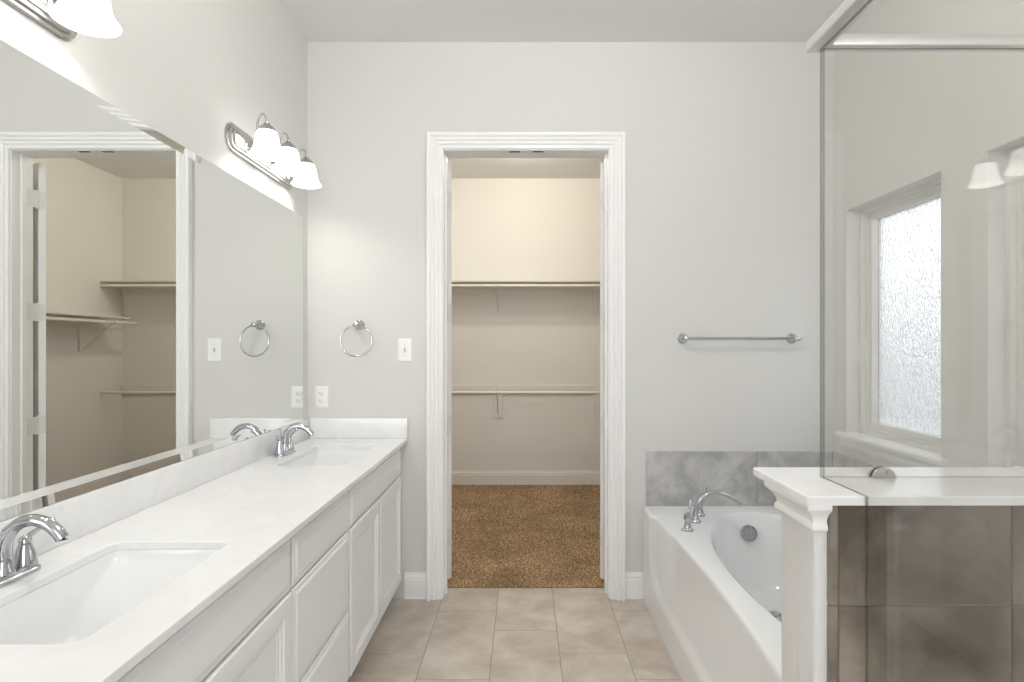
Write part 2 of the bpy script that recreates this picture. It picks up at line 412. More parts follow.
m.box(JL, JL+0.010, WBT-0.075, WBT-0.045, 0, JH); m.box(JR-0.010, JR, WBT-0.075, WBT-0.045, 0, JH)
jamb = struct(m.build('door_frame', M['trim']))
for xc in (-0.052, 0.078):
    m = MB(); m.prism([(xc-0.030, WB+0.012), (xc+0.030, WB+0.012), (xc+0.030, WB+0.028), (xc-0.030, WB+0.028)], 'z', JH-0.002, JH-0.0001)
    tag(m.build('catch_plate', M['dark'], jamb), 'dark metal door catch')

def door_leaf(n, px, side, theta):
    # side=+1: right-hand leaf (closed direction -X); -1: left-hand leaf
    root = empty('door_%d' % n, (px, WBT+0.034, 0.0)); struct(root)
    w, t, z0, z1 = 0.430, 0.035, 0.030, JH-0.006
    T = math.radians(theta); 
    def tr(mb, name, mat, sm=None):
        a = -T if side > 0 else T
        if side > 0: F = Matrix.Diagonal((-1, 1, 1, 1))
        else: F = Matrix.Identity(4)
        mb.bm.transform(Matrix.Rotation(a, 4, 'Z') @ F); return mb.build(name, mat, root, sm)
    m = MB(); m.box(0.003, w, -0.008-t, -0.008, z0, z1, 0.0015, 1)
    tr(m, 'door_slab', M['trim'])
    # raised panels on both faces
    for fy, s in ((-0.008, 1), (-0.008-t, -1)):
        for (a, b) in ((0.25, 0.95), (1.12, 2.30)):
            mm = MB(); R = []
            for ins, h in ((0, -0.002), (0, 0.004), (0.012, 0.006), (0.022, 0.001), (0.05, 0.004)):
                R.append([(0.09+ins, fy+s*h, a+ins), (w-0.09-ins, fy+s*h, a+ins), (w-0.09-ins, fy+s*h, b-ins), (0.09+ins, fy+s*h, b-ins)])
            mm.rings(R); tr(mm, 'door_panel', M['trim'])
    for z in (2.233, 1.580, 0.927, 0.273):
        m = MB(); m.mi = 0
        m.lathe([(0.0052, z-0.05), (0.0052, z+0.05)], (0, 0, 0), 'z', 10)
        m.ball((0, 0, z+0.053), 0.0055, 8, 6); m.ball((0, 0, z-0.053), 0.0055, 8, 6)
        a = -T if side > 0 else T; F = Matrix.Diagonal((-1, 1, 1, 1)) if side > 0 else Matrix.Identity(4)
        leaf = MB(); leaf.box(0.0005, 0.003, -0.040, -0.004, z-0.05, z+0.05); leaf.bm.transform(Matrix.Rotation(a, 4, 'Z') @ F)
        tmp = bpy.data.meshes.new('t'); leaf.bm.to_mesh(tmp); m.bm.from_mesh(tmp); leaf.bm.free(); bpy.data.meshes.remove(tmp)
        # plate fixed to the jamb
        jx = (JR-px) if side > 0 else (JL-px)
        x0, x1 = (jx-0.0025, jx) if side > 0 else (jx, jx+0.0025)
        m.box(x0, x1, -0.068, -0.030, z-0.05, z+0.05)
        m.box(min(x0, 0)-0.0, max(x1, 0)+0.0005, -0.031, -0.002, z-0.05, z+0.05)
        tag(m.build('hinge', M['hinge'], root), 'white painted butt hinge')
M['hinge'] = pmat('painted_hinge', (0.78, 0.78, 0.77), 0.3)
door_leaf(1, JR, 1, 150); door_leaf(2, JL, -1, 150)

# baseboards
def baseboard(name, a, b, axis, face, sgn, h=0.143, mat=None):
    pr = [(0, 0), (0.014, 0), (0.014, h-0.040), (0.011, h-0.034), (0.011, h-0.020), (0.006, h-0.010), (0.006, h-0.003), (0.003, h), (0, h)]
    m = MB()
    pts = [(face+sgn*d, z) for d, z in pr]
    m.prism(pts, 'x' if axis == 'x' else 'y', a, b)
    return struct(m.build(name, mat or M['trim']))
CO = 0.084+0.005
baseboard('baseboard_back', -0.655, JL-CO, 'x', WB, -1)
baseboard('baseboard_back_right', JR+CO, 0.652, 'x', WB, -1)
baseboard('baseboard_closet_back', CL, CRW, 'x', CB, -1, 0.14, M['closettrim'])
baseboard('baseboard_closet_left', WBT+0.03, CB-0.014, 'y', CL, 1, 0.14, M['closettrim'])
baseboard('baseboard_closet_right', WBT+0.03, CB-0.014, 'y', CRW, -1, 0.14, M['closettrim'])

# ---------------------------------------------------------------- tile surround of the tub
def tiles_x(m, y_face, xs, zs, th, g=0.0015):      # tiles on a wall facing -Y
    for x0, x1 in zip(xs, xs[1:]):
        for z0, z1 in zip(zs, zs[1:]): m.box(x0+g, x1-g, y_face-th, y_face-0.001, z0+g, z1-g, 0.001, 1)
m = MB(); m.mi = 1; m.box(0.672, WR-0.001, WB-0.007, WB, 0.505, 0.806); m.mi = 0
tiles_x(m, WB, [0.670, 1.276, 1.69], [0.505, 0.808], 0.010)
struct(m.build('trim_3', [M['walltile'], M['wallgrout']]), 'grey tile border on the back wall behind the tub')
m = MB(); m.mi = 1; m.box(WR-0.007, WR, 1.19, WB-0.010, 0.505, 0.806); m.mi = 0
for y0, y1 in ((1.20, 1.90), (1.90, 2.507), (2.507, 3.114)): m.box(WR-0.010, WR-0.001, y0+0.0015, y1-0.0015, 0.5065, 0.808, 0.001, 1)
struct(m.build('trim_4', [M['walltile'], M['wallgrout']]), 'grey tile border under the windows')

# ---------------------------------------------------------------- half wall with stone cap
HX, HY0, HY1, HZ = 0.526, 1.030, 1.168, 1.104
m = MB(); 
pr = rrect(HX, HX+0.5, HY0, HY1, 0.008, 4)
pl = [p for p in pr if p[0] < HX+0.25]
pl = [(WR, HY1)]+sorted([p for p in pl if p[1] > 1.1], key=lambda p: -p[0])+sorted([p for p in pl if p[1] <= 1.1], key=lambda p: (p[0]))+[(WR, HY0)]
m.prism(pl, 'z', 0, HZ); struct(m.build('wall_half', M['halfwall'], smooth=40))
m = MB(); m.mi = 1; m.box(0.550, WR, HY0-0.009, HY0, 0.0, HZ); m.mi = 0
xs = [0.546, 0.563, 0.873, 1.179, 1.485, WR]; zs = [0.0, 0.31, 0.615, 0.92, HZ-0.001]
for x0, x1 in zip(xs, xs[1:]):
    for z0, z1 in zip(zs, zs[1:]): m.box(x0+0.0015, x1-0.0015, HY0-0.012, HY0-0.001, z0+0.0015, z1-0.0015, 0.0015, 1)
struct(m.build('trim_5', [M['showertile'], M['showergrout']]), 'brown taupe tiles on the shower side of the half wall')
# moulding under the cap
m = MB(); R = []
for o, z in [(0.0, 1.052), (0.006, 1.050), (0.009, 1.055), (0.008, 1.062), (0.005, 1.066), (0.006, 1.074), (0.013, 1.084), (0.020, 1.090), (0.023, 1.094), (0.023, 1.104), (0.0, 1.104)]:
    R.append([(HX+0.02, HY1+o, z), (HX-o, HY1+o, z), (HX-o, HY0-o, z), (0.546, HY0-o, z)])
m.rings(R, close=False, cap0=False, cap1=False)
m.prism([(0.553, 1.050), (0.553, HZ), (0.553, HZ)], 'y', HY0-0.001, HY0) if False else None
struct(m.build('trim_6', M['trim'], smooth=35), 'white moulding under the stone cap')
def plate(outer, holes, z0, z1, name, mat, parent=None, bev=0.0, rim_mat=None):
    bm = bmesh.new(); loops = []
    for lp in [outer]+holes:
        vs = [bm.verts.new((x, y, z1)) for x, y in lp]; loops.append([bm.edges.new((vs[i], vs[(i+1) % len(vs)])) for i in range(len(vs))])
    bmesh.ops.triangle_fill(bm, use_beauty=True, use_dissolve=False, edges=[e for l in loops for e in l])
    fs = list(bm.faces)
    r = bmesh.ops.extrude_face_region(bm, geom=fs)
    for v in [g for g in r['geom'] if isinstance(g, bmesh.types.BMVert)]: v.co.z = z0
    bmesh.ops.recalc_face_normals(bm, faces=bm.faces)
    if bev:
        es = [e for e in bm.edges if len(e.link_faces) == 2 and abs(e.link_faces[0].normal.dot(e.link_faces[1].normal)) < 0.2 and all(abs(v.co.z-z1) < 1e-6 for v in e.verts)]
        bmesh.ops.bevel(bm, geom=es, offset=bev, segments=2, affect='EDGES', profile=0.5)
    m = MB(); m.bm.free(); m.bm = bm
    return m.build(name, mat, parent)
cap = plate(rrect(0.500, WR, 1.002, 1.246, 0.006, 3), [], 1.104, 1.120, 'half_wall_cap', M['top'], bev=0.003)
tag(cap, 'white marble cap slab on top of the half wall beside the shower glass', 'ledge')

# ---------------------------------------------------------------- shower glass
GX, GY, GZ0, GZ1 = 0.599, 1.146, 1.1205, 1.985
se = tag(empty('shower_enclosure', (GX, GY, GZ0)), 'clear glass shower enclosure with metal header, standing on the half wall', 'shower enclosure')
def sh(mb, name, mat, sm=None, lab=None):
    mb.bm.transform(Matrix.Translation((-GX, -GY, -GZ0))); o = mb.build(name, mat, se, sm)
    if lab: o['label'] = lab
    return o
def glass_edges(o):   # thin faces of the panes get the polished edge material
    o.data.materials.append(M['glass_edge'])
    for p in o.data.polygons:
        n = p.normal
        if o['thin'] == 'y' and abs(n.y) < 0.5: p.material_index = 1
        if o['thin'] == 'x' and abs(n.x) < 0.5: p.material_index = 1
    del o['thin']
m = MB(); m.box(GX+0.0065, WR-0.002, GY, GY+0.006, GZ0, GZ1); o = sh(m, 'back_glass_panel', M['glass']); o['thin'] = 'y'; glass_edges(o)
m = MB(); m.prism([(GY+0.006, GZ0), (GY+0.006, GZ1), (0.36, GZ1), (0.36, 0.125), (0.999, 0.125), (0.999, GZ0)], 'x', GX, GX+0.006)
o = sh(m, 'side_glass_panel', M['glass']); o['thin'] = 'x'; glass_edges(o)
m = MB(); m.box(GX, GX+0.006, -0.36, 0.355, 0.135, GZ1-0.004); o = sh(m, 'glass_door', M['glass']); o['thin'] = 'x'; glass_edges(o)
m = MB(); m.box(GX-0.022, GX+0.016, -0.6, GY+0.022, GZ1+0.0005, GZ1+0.024, 0.004, 3); sh(m, 'side_header', M['rail'], 40)
m = MB(); m.box(GX+0.017, WR-0.002, GY-0.012, GY+0.018, GZ1+0.0005, GZ1+0.024, 0.003, 2); sh(m, 'back_header', M['rail'], 40)
def clamp(cx):
    m = MB(); pts = [(cx+0.0215*math.cos(PI*k/14), GZ0+0.021*math.sin(PI*k/14)) for k in range(15)]
    for y0, y1 in ((GY-0.009, GY-0.0005), (GY+0.0065, GY+0.015)):
        m.prism(pts, 'y', y0, y1)
    m.lathe([(0.004, GY-0.011), (0.004, GY-0.009)], (cx+0.006, 0, GZ0+0.010), 'y', 10)
    sh(m, 'glass_clamp', M['nickel'], 40, 'half-round chrome glass clamp')
clamp(0.722); clamp(1.40)
m = MB(); m.box(GX-0.06, GX+0.07, -0.6, 1.017, 0.0005, 0.124, 0.006, 2); struct(m.build('trim_7', M['top']), 'shower curb under the glass')

# ---------------------------------------------------------------- bathtub
TX0, TY0, TY1, TZ = 0.652, 1.172, 3.124, 0.508
def bathtub():
    root = empty('bathtub', ((TX0+WR)/2, (TY0+TY1)/2, 0))
    O = Matrix.Translation((-(TX0+WR)/2, -(TY0+TY1)/2, 0))
    def inset(y, z):
        # rounded-rectangle recess of the apron
        cy, hy, r = 2.16, 0.80, 0.20; z0 = 0.145
        dy = abs(y-cy)-(hy-r); dz = (z0+r)-z
        d = math.hypot(max(dy, 0), max(dz, 0))-r if max(dy, dz) > 0 else -r
        e = 1-sstep(-0.045, 0.0, d)
        bow = math.sin(PI*min(1, max(0, (y-1.17)/1.95)))
        return e*(0.010+0.046*bow**1.2*max(0, (z-z0)/(TZ-z0))**0.8)
    bm = bmesh.new(); NY = 90
    ysl = [TY0+(TY1-TY0)*i/NY for i in range(NY+1)]
    zsl = [0.0]+[0.03+0.46*k/34 for k in range(35)]
    cols = []
    for y in ysl:
        col = [bm.verts.new((TX0+inset(y, z), y, z)) for z in zsl]
        xi = TX0+inset(y, 0.49)
        for k in range(1, 6):
            a = PI/2*k/5; rad = 0.018
            col.append(bm.verts.new((xi+rad*(1-math.cos(a)), y, 0.49+rad*math.sin(a))))
        cols.append(col)
    for a, b in zip(cols, cols[1:]):
        for k in range(len(a)-1): bm.faces.new((a[k], a[k+1], b[k+1], b[k]))
    # deck with elliptical basin opening
    cx, cy, ax, by = 1.195, 2.13, 0.405, 0.885; N = 72
    def ell(sx_, sy_, z, oy=0.0, p=2.15):
        out = []
        for i in range(N):
            t = 2*PI*i/N; c, s = math.cos(t), math.sin(t)
            out.append((cx+sx_*math.copysign(abs(c)**(2/p), c), cy+oy+sy_*math.copysign(abs(s)**(2/p), s), z))
        return out
    corner1 = bm.verts.new((WR-0.011, TY1, TZ)); corner2 = bm.verts.new((WR-0.011, TY0, TZ))
    front = [c[-1] for c in cols]
    edges = [bm.edges.get((a, b)) or bm.edges.new((a, b)) for a, b in zip(front, front[1:])]
    edges += [bm.edges.new((front[-1], corner1)), bm.edges.new((corner1, corner2)), bm.edges.new((corner2, front[0]))]
    prof = [(0.0, 0.0, 0.0), (-0.004, -0.0012, 0), (-0.012, -0.006, 0), (-0.018, -0.016, 0), (-0.030, -0.06, 0.0), (-0.045, -0.14, -0.0), (-0.062, -0.24, -0.0), (-0.085, -0.33, 0), (-0.12, -0.375, 0), (-0.17, -0.395, 0), (-0.26, -0.402, 0)]
    prev = None; first = None
    for j, (ins, dz, oy) in enumerate(prof):
        yi = ins*(1.0 if ins > -0.03 else 1.9)
        if ins <= -0.03: yi = ins*1.35-0.0
        ring = [bm.verts.new(p) for p in ell(ax+ins, by+yi, TZ+dz)]
        if prev:
            for i in range(N): bm.faces.new((prev[i], prev[(i+1) % N], ring[(i+1) % N], ring[i]))
        else:
            first = ring; edges += [bm.edges.new((ring[i], ring[(i+1) % N])) for i in range(N)]
        prev = ring
    bm.faces.new(prev)
    bmesh.ops.triangle_fill(bm, use_beauty=True, edges=edges)
    bmesh.ops.recalc_face_normals(bm, faces=bm.faces)
    m = MB(); m.bm.free(); m.bm = bm; bm.transform(O)
    m.build('tub_shell', M['tub'], root, 35)
    # overflow grille on the far inner end, drain on the floor
    def at(mb, name, mat, loc, rot, lab, sm=40):
        mb.bm.transform(O @ Matrix.Translation(loc) @ rot); o = mb.build(name, mat, root, sm); o['label'] = lab; return o
    m = MB(); m.lathe([(0.041, -0.02), (0.043, 0.004), (0.040, 0.010), (0.034, 0.011), (0.032, 0.007)], n=32)
    for k in range(-3, 4):
        w = math.sqrt(0.032**2-(k*0.0088)**2); m.box(k*0.0088-0.0022, k*0.0088+0.0022, -w, w, 0.006, 0.0105)
    at(m, 'suction_cover', M['chrome'], (1.165, 2.945, 0.415), Matrix.Rotation(math.radians(80), 4, 'X'), 'round chrome slotted cover')
    m = MB(); m.lathe([(0.034, -0.01), (0.034, 0.003), (0.028, 0.005), (0.024, 0.002), (0.018, 0.004), (0.017, 0.014), (0.004, 0.017)], n=28)
    at(m, 'tub_drain', M['chrome'], (1.175, 2.66, 0.125), Matrix.Rotation(math.radians(8), 4, 'X'), 'round chrome drain')
    m = MB(); m.lathe([(0.026, -0.02), (0.026, 0.004), (0.018, 0.008), (0.009, 0.004)], n=24)
    for yy in (1.75, 2.35):
        m = MB(); m.lathe([(0.026, -0.02), (0.026, 0.004), (0.018, 0.008), (0.009, 0.004)], n=24)
        at(m, 'water_jet', M['chrome'], (1.53, yy, 0.30), Matrix.Rotation(math.radians(-78), 4, 'Y'), 'chrome jet nozzle')
    return tag(root, 'white acrylic soaking tub with recessed apron in the tiled corner', 'bathtub')
bathtub()

# ---------------------------------------------------------------- tub faucet
def tub_faucet():
    c = Vector((0.854, 2.834, TZ)); root = tag(empty('tub_faucet', c), 'chrome arched tub faucet with two lever handles on the tub deck', 'faucet')
    m = MB(); m.lathe([(0.028, 0.0005), (0.028, 0.005), (0.021, 0.010), (0.016, 0.022), (0.0135, 0.03)], n=24)
    m.tube([(0, 0, 0.02), (0.003, 0, 0.06), (0.022, 0, 0.108), (0.060, 0, 0.138), (0.105, 0, 0.146), (0.155, 0, 0.134), (0.195, 0, 0.112), (0.228, 0, 0.084)],
           [0.0145, 0.0135, 0.0125, 0.012, 0.012, 0.0115, 0.011, 0.0105], 18)
    m.build('spout', M['chrome'], root, 40)
    for dx, dy, la in ((-0.076, -0.128, 0.9), (0.057, 0.112, 0.6)):
        m = MB(); m.lathe([(0.027, 0.0005), (0.027, 0.005), (0.020, 0.010), (0.015, 0.028), (0.0135, 0.045), (0.019, 0.058), (0.017, 0.074), (0.008, 0.082)], (dx, dy, 0), n=24)
        h = m.build('handle', M['chrome'], root, 40)
        m = MB(); ex, ey = math.cos(la), math.sin(la)
        m.tube([(dx, dy, 0.070), (dx+0.018*ex, dy+0.018*ey, 0.084), (dx+0.030*ex, dy+0.030*ey, 0.106), (dx+0.040*ex, dy+0.040*ey, 0.132)], [0.008, 0.007, 0.0055, 0.008], 12)
        m.ball((dx+0.041*ex, dy+0.041*ey, 0.134), 0.0085, 12, 8)
        m.build('lever', M['chrome'], h, 50)
tub_faucet()

# ---------------------------------------------------------------- vanity cabinets
FX = -0.680; FXB = -0.692; FZ0, FZ1 = 0.105, 0.860
def front(y0, y1, z0, z1, style):
    if style == 'door': rg = [(0, -.0115), (0, .014), (.003, .018), (.008, .019), (.052, .019), (.056, .014), (.064, .014), (.068, .010), (.078, .010), (.082, .0085)]
    else: rg = [(0, -.0115), (0, .011), (.004, .014), (.016, .0145), (.020, .018), (.024, .019)]
    m = MB(); R = []
    for i, h in rg: R.append([(FX+h, y0+i, z0+i), (FX+h, y1-i, z0+i), (FX+h, y1-i, z1-i), (FX+h, y0+i, z1-i)])
    m.rings(R); return m
def cabinet(y0, y1, kind, label, door_end=None):
    root = tag(empty('vanity_cabinet', ((WL+FX)/2, (y0+y1)/2, 0)), label, 'cabinet', 'white cabinets under the long vanity top')
    O = Matrix.Translation((-(WL+FX)/2, -(y0+y1)/2, 0))
    def B(m, n, mat, p=root, sm=None): m.bm.transform(O); return m.build(n, mat, p, sm)
    m = MB()
    m.box(WL+0.001, FXB, y0+0.0005, y0+0.016, FZ0, FZ1); m.box(WL+0.001, FXB, y1-0.016, y1-0.0005, FZ0, FZ1)
    m.box(WL+0.001, FXB, y0+0.016, y1-0.016, FZ0, FZ0+0.016); m.box(WL+0.001, WL+0.010, y0+0.016, y1-0.016, FZ0+0.016, FZ1)
    m.box(FXB-0.019, FXB, y0+0.016, y1-0.016, FZ0+0.016, FZ1)
    m.box(WL+0.05, FX-0.075, y0+0.001, y1-0.001, 0.0, FZ0)
    B(m, 'cabinet_body', M['cab'])
    a, b = y0+0.008, (door_end or y1)-0.008
    if kind == 'sink':
        B(front(a, b, 0.690, 0.832, 'drawer'), 'false_drawer_front', M['cab'])
        c = (a+b)/2
        B(front(a, c-0.0015, 0.118, 0.682, 'door'), 'cabinet_door', M['cab']); B(front(c+0.0015, b, 0.118, 0.682, 'door'), 'cabinet_door', M['cab'])
    else:
        for z0, z1 in ((0.690, 0.832), (0.386, 0.682), (0.118, 0.378)): B(front(a, b, z0, z1, 'drawer'), 'drawer', M['cab'])
cabinet(2.170, 3.124, 'sink', 'white two-door sink cabinet at the far end against the back wall', 3.085)
cabinet(1.632, 2.170, 'drawer', 'white three-drawer cabinet in the middle of the vanity')
cabinet(0.700, 1.632, 'sink', 'white two-door sink cabinet nearest the viewer')

# counter
SX0, SX1 = -1.052, -0.758; SINKS = [1.217, 2.658]; SHW = 0.252
ct = tag(empty('vanity_countertop', (WL, 1.9, 0.86)), 'long white marble vanity top with two sink cutouts', 'countertop')
holes = [rrect(SX0, SX1, s-SHW, s+SHW, 0.032, 8) for s in SINKS]
o = plate([(WL+0.001, 0.665), (-0.637, 0.665), (-0.637, 3.125), (WL+0.001, 3.125)], holes, 0.8605, 0.880, 'counter_slab', M['top'], bev=0.0025)
o.parent = ct; o.location = (-WL, -1.9, -0.86)
m = MB(); m.box(WL+0.001, WL+0.020, 0.665, 3.125, 0.8805, 0.990, 0.002, 2)
o = m.build('backsplash', M['top'], ct, 40); o.location = (-WL, -1.9, -0.86)
m = MB(); m.box(WL+0.0205, -0.637, 3.106, 3.125, 0.8805, 0.990, 0.002, 2)
o = m.build('side_splash', M['top'], ct, 40); o.location = (-WL, -1.9, -0.86)

def sink(yc, label):
    root = tag(empty('bathroom_sink', ((SX0+SX1)/2, yc, 0.72)), label, 'sink', 'rectangular sinks set in the vanity top')
    cx = (SX0+SX1)/2; hx = (SX1-SX0)/2; R = []
    for ix, iy, z, r in [(-0.018, -0.018, 0.8595, 0.055), (-0.018, -0.018, 0.850, 0.055), (0.000, 0.000, 0.850, 0.042), (0.0, 0.0, 0.8595, 0.042)]:
        pass
    prof = [(-0.020, -0.020, 0.8598, 0.055), (0.001, 0.001, 0.8598, 0.031), (0.004, 0.004, 0.850, 0.034), (0.008, 0.010, 0.838, 0.042), (0.012, 0.024, 0.828, 0.045),
            (0.018, 0.060, 0.812, 0.048), (0.026, 0.105, 0.788, 0.05), (0.036, 0.145, 0.764, 0.05), (0.052, 0.175, 0.747, 0.045), (0.075, 0.197, 0.738, 0.035), (0.11, 0.215, 0.735, 0.02)]
    for ix, iy, z, r in prof:
        r = min(r, hx-ix-0.001, SHW-iy-0.001)
        R.append([(x, y, z-0.72) for x, y in rrect(-(hx-ix), hx-ix, -(SHW-iy), SHW-iy, r, 8)])
    m = MB(); m.rings(R, True, False, True); m.build('basin', M['sink'], root, 50)
    m = MB(); m.lathe([(0.021, 0.0155), (0.021, 0.0185), (0.017, 0.0195), (0.015, 0.0165), (0.011, 0.0175), (0.010, 0.022), (0.002, 0.023)], n=24)
    tag(m.build('drain', M['chrome'], root, 40), 'chrome pop-up drain')
sink(SINKS[0], 'white rectangular sink nearest the viewer, set in the vanity top')
sink(SINKS[1], 'white rectangular sink at the far end by the back wall')

# bathroom faucet
def faucet(loc, label):
    root = tag(empty('bathroom_faucet', loc), label, 'faucet', 'chrome faucets behind the two sinks')
    m = MB(); R = []
    for ins, z in ((0, 0.0005), (0, 0.006), (0.003, 0.009), (0.006, 0.010), (0.008, 0.015), (0.012, 0.017)):
        R.append([(x, y, z) for x, y in rrect(-0.028+ins, 0.028-ins, -0.080+ins, 0.080-ins, 0.0275-ins, 8)])
    m.rings(R); m.build('base_plate', M['chrome'], root, 40)
    m = MB(); m.lathe([(0.022, 0.014), (0.021, 0.022), (0.017, 0.034), (0.0155, 0.05)], n=22)
    m.tube([(0, 0, 0.045), (0.001, 0, 0.073), (0.011, 0, 0.102), (0.033, 0, 0.123), (0.063, 0, 0.131), (0.094, 0, 0.123), (0.116, 0, 0.105), (0.127, 0, 0.090)],
           [0.0158, 0.0150, 0.0142, 0.0135, 0.013, 0.0130, 0.0128, 0.0125], 18)
    m.lathe([(0.009, 0.0), (0.009, 0.002)], (0.127, 0, 0.087), n=12)
    m.build('spout', M['chrome'], root, 40)
    m = MB(); m.tube([(-0.020, 0, 0.012), (-0.020, 0, 0.112)], 0.003, 8, 1); m.ball((-0.020, 0, 0.117), 0.0062, 12, 8); m.build('lift_rod', M['chrome'], root, 50)
    for s in (-1, 1):
        y = s*0.053
        m = MB(); m.lathe([(0.023, 0.014), (0.0225, 0.020), (0.020, 0.032), (0.0165, 0.048), (0.012, 0.062), (0.0125, 0.068), (0.011, 0.076), (0.005, 0.081)], (0, y, 0), n=24)
        h = m.build('handle', M['chrome'], root, 40)
        m = MB(); m.tube([(0, y, 0.072), (0.002, y+s*0.018, 0.080), (0.006, y+s*0.042, 0.088), (0.010, y+s*0.058, 0.096)], [0.0072, 0.0058, 0.0048, 0.0062], 12)
        m.ball((0.0105, y+s*0.060, 0.097), 0.0066, 12, 8)
        m.build('lever', M['chrome'], h, 50)
faucet((-1.118, SINKS[0]+0.005, 0.8805), 'chrome two-handle faucet behind the sink nearest the viewer')
faucet((-1.118, SINKS[1], 0.8805), 'chrome two-handle faucet behind the far sink')

# ---------------------------------------------------------------- mirror
MY0, MY1, MZ0, MZ1 = 0.70, 3.022, 0.9915, 2.073
mr_ = tag(empty('wall_mirror', (WL, (MY0+MY1)/2, MZ0)), 'large frameless mirror with slanted glass borders on the left wall above the backsplash', 'mirror')
def mm_(m, n, mat, sm=None):
    m.bm.transform(Matrix.Translation((-WL, -(MY0+MY1)/2, -MZ0))); return m.build(n, mat, mr_, sm)
mx = WL+0.014; bw = 0.026; tl_ = 0.0016
def rect(ins, x): return [(x, MY0+ins, MZ0+ins), (x, MY1-ins, MZ0+ins), (x, MY1-ins, MZ1-ins), (x, MY0+ins, MZ1-ins)]
m = MB(); m.rings([rect(bw, mx)], cap0=False, cap1=True); mm_(m, 'mirror_face', M['mirror'])
m = MB(); m.rings([rect(0, mx+tl_), rect(bw, mx)], cap0=False, cap1=False); mm_(m, 'bevelled_border', M['mirror'])
m = MB(); m.rings([rect(0, WL+0.0005), rect(0, mx+tl_)], cap0=True, cap1=False); mm_(m, 'mirror_edge', M['mirror_edge'])

# ---------------------------------------------------------------- vanity lights
def vanity_light(loc, label):
    root = tag(empty('vanity_light', loc), label, 'light fixture', 'three-shade vanity lights above the mirror')
    m = MB(); R = []
    for ins, x in ((0, 0.0005), (0, 0.007), (0.003, 0.009), (0.012, 0.010), (0.013, 0.018), (0.016, 0.020), (0.024, 0.021), (0.025, 0.027), (0.030, 0.030)):
        R.append([(x, y, z) for y, z in rrect(-0.33+ins, 0.33-ins, -0.059+ins, 0.059-ins, 0.0585-ins, 12)])
    m.rings(R); m.build('back_plate', M['nickel'], root, 35)
    for dy in (-0.215, 0.0, 0.215):
        m = MB(); m.lathe([(0.018, 0.029), (0.016, 0.034), (0.006, 0.038)], (0, dy, -0.008), 'x', 20)
        m.tube([(0.030, dy, -0.008), (0.052, dy, -0.016), (0.070, dy, -0.002), (0.075, dy, 0.045), (0.079, dy, 0.094), (0.097, dy, 0.122), (0.113, dy, 0.108), (0.117, dy, 0.074)], 0.0045, 12)
        m.build('arm', M['nickel'], root, 50)
        m = MB(); m.lathe([(0.007, 0.084), (0.012, 0.082), (0.016, 0.075), (0.026, 0.068), (0.035, 0.056), (0.038, 0.048), (0.036, 0.047)], (0.117, dy, 0), n=24)
        m.build('socket_cup', M['nickel'], root, 40)
        m = MB(); prof = [(0.033, 0.052), (0.040, 0.044), (0.0455, 0.028), (0.0485, 0.010), (0.0505, -0.008), (0.0545, -0.024), (0.0625, -0.040), (0.0715, -0.051)]
        inn = [(r-0.003, z) for r, z in reversed(prof)]
        m.lathe(prof+[(0.0708, -0.053)]+inn, (0.117, dy, 0), n=36, cap=False)
        sh_ = m.build('shade', M['shade'], root, 60); sh_['label'] = 'frosted white bell glass shade'
        m = MB(); m.lathe([(0.010, 0.046), (0.013, 0.032), (0.022, 0.014), (0.028, -0.004), (0.026, -0.018), (0.016, -0.029), (0.003, -0.032)], (0.117, dy, 0), n=14)
        m.build('bulb', M['bulb'], sh_, 60)
vanity_light((WL, 1.180, 2.232), 'three-shade nickel vanity light at the top left, above the near sink')
vanity_light((WL, 2.590, 2.232), 'three-shade nickel vanity light above the far sink, near the back wall')

# ---------------------------------------------------------------- back wall fittings
def rosette(m, x, z, r=0.026):
    m.lathe([(r, WB-0.0005), (r, WB-0.006), (r*0.86, WB-0.010), (r*0.80, WB-0.011), (r*0.74, WB-0.018), (r*0.55, WB-0.022), (r*0.42, WB-0.030), (r*0.42, WB-0.055), (r*0.55, WB-0.060), (r*0.50, WB-0.078), (r*0.2, WB-0.084)], (x, 0, z), 'y', 26)
tr_ = tag(empty('towel_ring', (-0.925, WB, 1.498)), 'chrome towel ring on the back wall above the outlet', 'towel ring')
m = MB(); rosette(m, -0.903, 1.500, 0.028); o = m.build('mount', M['chrome'], tr_, 40); o.location = (0.925, -WB, -1.498)
m = MB(); n = 48; cR = 0.083
pts = [(-0.903+cR*math.sin(2*PI*k/n)*0.99, WB-0.062-0.010*(1-math.cos(2*PI*k/n))*0.5+0.010*math.sin(2*PI*k/n), 1.500-0.004-cR+cR*math.cos(2*PI*k/n)) for k in range(n)]
R = []
for k in range(n):
    p = Vector(pts[k]); d = (Vector(pts[(k+1) % n])-Vector(pts[k-1])).normalized(); u = Vector((0, 1, 0)); u = (u-d*u.dot(d)).normalized(); v = d.cross(u)
    R.append([tuple(p+(u*math.cos(a)+v*math.sin(a))*0.0048) for a in [2*PI*j/10 for j in range(10)]])
R.append(R[0]); m.rings(R, True, False, False); o = m.build('ring', M['chrome'], tr_, 60); o.location = (0.925, -WB, -1.498)

